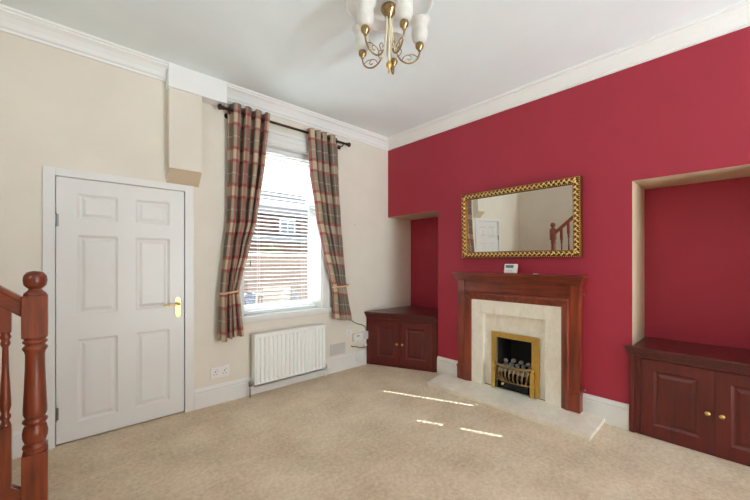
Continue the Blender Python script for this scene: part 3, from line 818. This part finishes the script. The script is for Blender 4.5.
# ------------------------------------------------------------------ ceiling rose and chandelier
LX, LY = -1.801, -1.84
b = MB(); prof = [(.285, CZ), (.285, CZ-.008), (.275, CZ-.015), (.262, CZ-.014), (.252, CZ-.007), (.21, CZ-.006), (.175, CZ-.007), (.165, CZ-.014), (.15, CZ-.015), (.138, CZ-.009), (.11, CZ-.011), (.075, CZ-.022), (.06, CZ-.03), (.001, CZ-.03)]
b.lathe(prof[::-1], 64, cx=LX, cy=LY)
tag(b.build('ceiling_rose', M['cornice']), 'round white plaster rose on the ceiling above the chandelier', 'ceiling rose')
ch = thing('chandelier', 'five-arm brass chandelier with frosted tulip shades under the ceiling rose', 'chandelier', (LX, LY, CZ-.048))
b = MB(); b.lathe([(.046, .0175), (.05, .012), (.052, -.006), (.047, -.018), (.034, -.034), (.026, -.046), (.022, -.058), (.008, -.062)], 28); b.build('canopy', M['agedbrass'], ch)
b = MB(); b.tube([(0, 0, -.05), (0, 0, -.34)], .007, 10); b.build('stem', M['creamrod'], ch)
b = MB(); b.lathe([(.004, -.335), (.014, -.345), (.02, -.357), (.016, -.372), (.007, -.38), (.006, -.395), (.009, -.405), (.002, -.418)], 18); b.build('finial', M['brass'], ch)
fwd = math.radians(47.69-12)
for k in range(5):
    a = fwd+k*2*PI/5; ca, sa = math.cos(a), math.sin(a)
    P_ = lambda r, z, s=0: (r*ca-s*sa, r*sa+s*ca, z)
    b = MB(); b.tube([P_(.018, -.05), P_(.020, -.12), P_(.027, -.20), P_(.04, -.265), P_(.055, -.295)], .0055, 8, 5); b.mi = 0
    arm = b.build('arm', M['creamrod'], ch)
    b = MB(); b.tube([P_(.050, -.285), P_(.075, -.322), P_(.115, -.342), P_(.158, -.334), P_(.190, -.305), P_(.202, -.265), P_(.202, -.235)], .0055, 8, 6); b.build('arm_curve', M['agedbrass'], arm)
    b = MB(); b.tube([P_(.085, -.328), P_(.10, -.30), P_(.128, -.288), P_(.147, -.303), P_(.137, -.32), P_(.122, -.314)], .003, 6, 6)
    b.tube([P_(.06, -.305), P_(.082, -.27), P_(.068, -.245), P_(.052, -.255), P_(.06, -.272)], .003, 6, 6); b.tube([P_(.128, -.288), P_(.16, -.285), P_(.19, -.298)], .0028, 6, 5)
    b.build('scroll', M['agedbrass'], arm)
    b = MB(); b.lathe([(.006, -.262), (.012, -.255), (.013, -.247), (.024, -.238), (.028, -.224), (.026, -.212), (.022, -.206)], 20, cx=.202*ca, cy=.202*sa); b.build('lamp_cup', M['agedbrass'], arm)
    b = MB(); pr = [(.020, -.212), (.034, -.202), (.046, -.185), (.053, -.16), (.053, -.135), (.050, -.11), (.053, -.09), (.064, -.07), (.070, -.062), (.067, -.062), (.060, -.072), (.050, -.09), (.047, -.11), (.050, -.135), (.050, -.158), (.043, -.183), (.031, -.199), (.018, -.206)]
    b.lathe(pr, 28, cx=.202*ca, cy=.202*sa, cap=False); b.build('lamp_shade', M['shade'], arm)
    b = MB(); b.lathe([(.011, -.208), (.011, -.165), (.016, -.15), (.017, -.13), (.01, -.108), (.002, -.10)], 14, cx=.202*ca, cy=.202*sa); b.build('candle_bulb', M['bulb'], arm)

# ------------------------------------------------------------------ staircase
NX_, NY_ = -3.466, -.94
def newel(b, top, bottom, x, y):
    h_ = .0475
    d_ = top-1.303
    b.box(x-h_, x+h_, y-h_, y+h_, .966+d_, 1.178+d_)
    b.lathe([(0.0456, 1.178+d_), (0.0424, 1.19+d_), (0.0318, 1.2+d_), (0.0276, 1.205+d_), (0.0233, 1.212+d_), (0.0318, 1.217+d_), (0.0424, 1.231+d_), (0.0461, 1.255+d_), (0.0435, 1.278+d_), (0.0318, 1.296+d_), (0.0127, 1.303+d_), (0.0011, 1.304+d_)], 28, cx=x, cy=y)
    b.lathe([(0.0466, .967+d_), (0.0435, .958+d_), (0.0392, .954+d_), (0.0466, .947+d_), (0.0477, .938+d_), (0.0382, .930+d_), (0.0382, .924+d_), (0.0477, .914+d_), (0.0477, .905+d_), (0.0403, .892+d_), (0.0371, .875+d_), (0.0382, .80+d_), (0.0424, .68+d_), (0.0456, .60+d_), (0.0456, .575+d_), (0.0382, .556+d_), (0.0360, .552+d_), (0.0466, .545+d_), (0.0488, .535+d_), (0.0424, .526+d_), (0.0371, .520+d_), (0.0435, .508+d_), (0.0488, .48+d_), (0.0477, .455+d_), (0.0403, .430+d_), (0.0360, .424+d_), (0.0466, .415+d_), (0.0488, .405+d_), (0.0435, .396+d_), (0.0466, .378+d_)], 32, cx=x, cy=y)
    b.box(x-h_, x+h_, y-h_, y+h_, bottom, .379+d_)
def baluster(b, x, y, z0, z1, sq1, sq0):
    h_ = .021
    b.box(x-h_, x+h_, y-h_, y+h_, sq1, z1); b.box(x-h_, x+h_, y-h_, y+h_, z0, sq0)
    L_ = sq1-sq0
    pr = [(.020, 1), (.016, .975), (.021, .955), (.021, .94), (.014, .915), (.018, .89), (.018, .87), (.011, .84), (.013, .6), (.020, .30), (.021, .22), (.014, .15), (.020, .12), (.020, .10), (.013, .07), (.019, .03), (.020, 0)]
    b.lathe([(r, sq0+t*L_) for r, t in pr], 18, cx=x, cy=y)
st = thing('staircase', 'red stained wooden staircase with turned newel posts and carpeted steps', 'staircase', (NX_, NY_, 0))
T = lambda x, y: (x-NX_, y-NY_)
b = MB(); newel(b, 1.303, 0, 0, 0); b.build('newel_post', M['stairz'], st, bevel=.003)
N2X, N2Y = -3.815, -.935
b = MB(); newel(b, 1.895, .55, *T(N2X, N2Y)); b.build('newel_post', M['stairz'], st, bevel=.003)
sl = .80
def slopeprism(b, x0, x1, z0, th, y, w, s_):
    b.poly_prism([(x0, z0-th), (x0, z0), (x1, z0+(x0-x1)*s_), (x1, z0+(x0-x1)*s_-th)], y-w/2, y+w/2, axis='y')
b = MB(); slopeprism(b, -.045, T(N2X+.045, 0)[0], 1.15, .080, 0, .046, sl); slopeprism(b, -.045, T(N2X+.045, 0)[0], 1.172, .030, 0, .062, sl); b.build('handrail', M['stairx'], st, bevel=.006)
b = MB(); slopeprism(b, -.045, T(N2X+.045, 0)[0], .205, .2, 0, .035, .9); b.build('string_board', M['stairx'], st, bevel=.003)
for dx in (-.104, -.225):
    b = MB(); zt = 1.172-.05+(-dx-.045)*sl; zb = .205+(-dx-.045)*.9
    baluster(b, dx, 0, zb-.015, zt, 1.0+(-dx-.1)*sl, .53+(-dx-.1)*sl); b.build('baluster', M['stairz'], st)
# upper flight rail, rising towards the back of the room
b = MB()
y0, z0 = T(0, N2Y-.045)[1], 1.735; y1 = T(0, -2.9)[1]; s2 = .86; x2 = T(N2X, 0)[0]
b.poly_prism([(y0, z0-.075), (y0, z0), (y1, z0+(y0-y1)*s2), (y1, z0+(y0-y1)*s2-.075)], x2-.03, x2+.03, axis='x'); b.build('handrail', M['stairx'], st, bevel=.006)
b = MB(); b.poly_prism([(y0, .55), (y0, .82), (y1, .82+(y0-y1)*s2), (y1, .55+(y0-y1)*s2)], x2-.018, x2+.018, axis='x'); b.build('string_board', M['stairx'], st, bevel=.003)
k = 0
while True:
    yy = N2Y-.15-k*.125
    if yy < -2.8: break
    lo = .80+(N2Y-.045-yy)*s2; hi = 1.68+(N2Y-.045-yy)*s2
    b = MB(); baluster(b, x2, yy-NY_, lo, hi, hi-.22, lo+.17); b.build('baluster', M['stairz'], st); k += 1
b = MB()   # carpeted steps, winding up in the corner
xs0 = -3.66
b.box(*T(xs0, 0)[:1], T(XL+.005, 0)[0], T(0, -.9)[1], T(0, -.03)[1], 0, .19)
b.box(T(-3.86, 0)[0], T(XL+.005, 0)[0], T(0, -.9)[1], T(0, -.03)[1], .19, .38)
b.box(T(-4.1, 0)[0], T(XL+.005, 0)[0], T(0, -.9)[1], T(0, -.03)[1], .38, .57)
for q in range(8):
    b.box(T(-3.85, 0)[0], T(XL+.005, 0)[0], T(0, -.9-q*.22)[1], T(0, -.9-(q+1)*.22)[1], .0, .57+.19*(q+1))
b.build('stair_steps', M['carpet'], st)

# ------------------------------------------------------------------ outside the window
b = MB(); b.box(-14, 26, .31, 40, -.3, -.15); struct(b.build('ground', M['yard']), 'paved back yard outside the window', 'ground')
yw = thing('yard_wall', 'pale painted brick yard wall seen through the blind', 'garden wall', (1, 5.1, -.15))
bx('brickwork', M['yardbrick'], yw, -7, 7, -.1, .1, 0, 1.66); bx('coping', M['greyp'], yw, -7.02, 7.02, -.13, .13, 1.66, 1.71, bevel=.01)
# house beyond
hs = thing('neighbour_house', 'red brick house with slate roof beyond the yard wall', 'house', (5.5, 15, -.15))
bx('house_wall', M['housebrick'], hs, -6, 7, 0, 6, 0, 4.25)
b = MB(); b.poly_prism([(-.3, 4.2), (3, 6.2), (6.3, 4.2)], -6.2, 7.2, axis='x'); b.build('roof', M['slate'], hs)
b = MB(); b.box(-3.5, -2.9, 2.6, 3.4, 5.4, 6.9); b.build('chimney', M['housebrick'], hs)
for x in (-2.6, .35, 3.2):
    f = bx('house_window', M['gloss'], hs, x, x+1.0, -.06, .02, 3.12, 4.02)
    b = MB(); b.box(x+.07, x+.47, -.075, -.05, 3.2, 3.94); b.box(x+.53, x+.93, -.075, -.05, 3.2, 3.94); b.build('window_pane', M['paleblue'], f)
b = MB(); b.poly_prism([(-2.2, 2.65), (-.02, 3.1), (-.02, 2.95), (-2.2, 2.5)], -3.5, 5, axis='x'); b.build('lean_to_roof', M['slate'], hs)
bx('lean_to_wall', M['housebrick'], hs, -3.4, 4.9, -2.1, -.02, 0, 2.55)
fn = thing('timber_fence', 'orange stained timber fence between yard wall and house', 'fence', (4.2, 10.5, -.15))
b = MB()
for k in range(40): b.box(-5+k*.25, -5+k*.25+.235, -.02, .02, 0, 2.35)
b.build('fence_boards', M['fence'], fn)
# garden things in the yard
def foliage(n, rx, ry, rz, cz, size, seed, taper=0):
    bm = bmesh.new(); rnd = random.Random(seed)
    for _ in range(n):
        u = Vector((rnd.gauss(0, 1), rnd.gauss(0, 1), rnd.gauss(0, 1))).normalized()*rnd.uniform(.55, 1)
        k = 1-taper*(u.z*.5+.5)
        c = Vector((u.x*rx*k, u.y*ry*k, cz+u.z*rz)); d = Euler((rnd.uniform(0, 6), rnd.uniform(0, 6), rnd.uniform(0, 6))).to_matrix()
        q = [bm.verts.new(c+d @ Vector(p)*size) for p in ((-.5, 0, 0), (0, -.22, .05), (.5, 0, 0), (0, .22, .05))]
        bm.faces.new(q)
    me = bpy.data.meshes.new('foliage'); bm.to_mesh(me); bm.free(); return me
sh = thing('shrub', 'yellow green shrub rising behind the yard wall', 'shrub', (.9, 5.75, -.15))
o = bpy.data.objects.new('foliage', foliage(1500, .45, .35, .75, 1.25, .13, 3)); o.data.materials.append(M['leafy']); COL.objects.link(o); o.parent = sh
b = MB(); b.tube([(0, 0, 0), (0, 0, 1.2)], .035, 8); b.build('stem', M['fence'], sh)
# brick planter pier with conifer at the left
pt = thing('brick_planter', 'orange brick planter at the left edge of the yard', 'planter', (-1.06, 2.95, -.15))
bx('planter_wall', M['potbrick'], pt, -.3, .17, -.18, .18, 0, 1.15)
cf = thing('potted_conifer', 'dark green conifer growing from the brick planter', 'plant', (-.97, 2.95, 1.0))
o = bpy.data.objects.new('foliage', foliage(900, .14, .14, .28, .42, .07, 5, .6)); o.data.materials.append(M['leaf']); COL.objects.link(o); o.parent = cf
b = MB(); b.tube([(0, 0, 0), (0, 0, .5)], .015, 8); b.build('stem', M['fence'], cf)
# folding garden chair, seen through the blind
gc = thing('garden_chair', 'folding garden chair with pale slats and dark frame in the yard', 'garden chair', (-.36, 2.75, -.15), -.3)
b = MB()
for sx in (-.27, .27):
    b.tube([(sx, .32, 0), (sx, -.12, .50), (sx, -.22, 1.02)], .014, 8); 
b.build('back_frame', M['darkm'], gc)
b = MB()
for sx in (-.24, .24): b.tube([(sx, -.22, 0), (sx, .30, .50)], .013, 8)
b.build('front_legs', M['darkm'], gc)
b = MB()
for k in range(6): b.box(-.27, .27, -.10+k*.07, -.045+k*.07, .495, .515)
b.build('seat', M['teak'], gc)
b = MB()
for k in range(5):
    zz = .62+k*.085; yy = -.12-(zz-.50)*.19; b.box(-.27, .27, yy-.012, yy+.006, zz, zz+.06)
b.build('backrest', M['teak'], gc)
# white slatted garden table to the left
gt = thing('plant_stand', 'small pale slatted plant stand left of the folding garden chair', 'plant stand', (-.84, 2.42, -.15))
b = MB()
for k in range(4): b.box(-.08, .08, -.08+k*.042, -.08+k*.042+.034, .93, .95)
b.build('table_top', M['teak'], gt)
for sx in (-.06, .06):
    for sy in (-.06, .06):
        b = MB(); b.tube([(sx, sy, 0), (sx, sy, .93)], .010, 8); b.build('leg', M['teak'], gt)
pb = thing('blue_pot', 'dark blue glazed pot at the left of the plant stand', 'pot', (-1.12, 2.1, -.15))
b = MB(); b.lathe([(.06, 0), (.08, .3), (.085, .85), (.095, .92), (.095, .98), (.08, .98), (.075, .9), (.01, .88)], 24); b.build('pot_body', M['bluepot'], pb)
gb = thing('covered_barbecue', 'grey cloth covered mound right of the garden chair', 'covered barbecue', (.33, 3.45, -.15))
b = MB(); b.lathe([(.24, 0), (.24, .4), (.22, .65), (.17, .8), (.1, .87), (.02, .89)], 24); b.build('cover', M['greycloth'], gb)

# ------------------------------------------------------------------ light
w = bpy.data.worlds.new('sky'); S.world = w; w.use_nodes = True
bg = w.node_tree.nodes['Background']; bg.inputs['Color'].default_value = (.86, .93, 1.0, 1); bg.inputs['Strength'].default_value = 2.2

RE1, RE2, RE3 = 42, 430, 10
def area(name, loc, rot, sx, sy, energy, color, portal=False):
    l = bpy.data.lights.new(name, 'AREA'); l.shape = 'RECTANGLE'; l.size = sx; l.size_y = sy; l.energy = energy; l.color = color
    if portal: l.cycles.is_portal = True
    o = bpy.data.objects.new(name, l); COL.objects.link(o); o.location = loc; o.rotation_euler = rot
    return o
area('rear_fill_lamp', ((BX0+BX1)/2, YB-.35, 1.3), (PI/2, 0, 0), BX1-BX0, 2.0, RE1, (.80, .92, 1.0))  # added fill lamp shining in through the added rear window
area('rear_upward_fill_lamp', ((BX0+BX1)/2, YB-.75, -.05), (PI/2+math.radians(58), 0, 0), BX1-BX0, 1.1, RE2, (.82, .93, 1.0))  # added lamp low outside, aimed up to brighten the ceiling
area('stair_fill_lamp', (XL-.3, (LY0+LY1)/2, (LZ0+LZ1)/2), (PI/2, 0, -PI/2), LY1-LY0, LZ1-LZ0, RE3, (.82, .93, 1.0))  # added fill lamp behind the added stair window, facing the red wall
area('front_window_portal', ((WX0+WX1)/2, .28, (WZ0+WZ1)/2), (-PI/2, 0, 0), WX1-WX0, WZ1-WZ0, 1, (1, 1, 1), True)
sun = bpy.data.lights.new('sun', 'SUN'); sun.energy = 18; sun.angle = math.radians(.53); sun.color = (.93, .97, 1)
so = bpy.data.objects.new('sun', sun); COL.objects.link(so)
sd = Vector((.300, -.668, -.681)); so.rotation_euler = sd.to_track_quat('-Z', 'Y').to_euler(); so.location = (-3, 8, 9)

# ------------------------------------------------------------------ camera
cd = bpy.data.cameras.new('camera'); cam = bpy.data.objects.new('camera', cd); COL.objects.link(cam)
cam.location = (-3.3463, -3.4027, 1.35)
cam.rotation_euler = (PI/2, 0, math.radians(47.687-90))
cd.sensor_width = 36; cd.lens = 338.63/750*36; cd.shift_y = 11.8/750; cd.clip_start = .02; cd.clip_end = 200
S.camera = cam
S.view_settings.view_transform = 'Standard'; S.view_settings.look = 'None'; S.view_settings.gamma = 1; S.view_settings.exposure = .74
S.view_settings.use_curve_mapping = False
S.cycles.max_bounces = 14; S.cycles.diffuse_bounces = 8; S.cycles.glossy_bounces = 5; S.cycles.transparent_max_bounces = 16
S.cycles.sample_clamp_indirect = 6; S.cycles.caustics_reflective = False; S.cycles.caustics_refractive = False
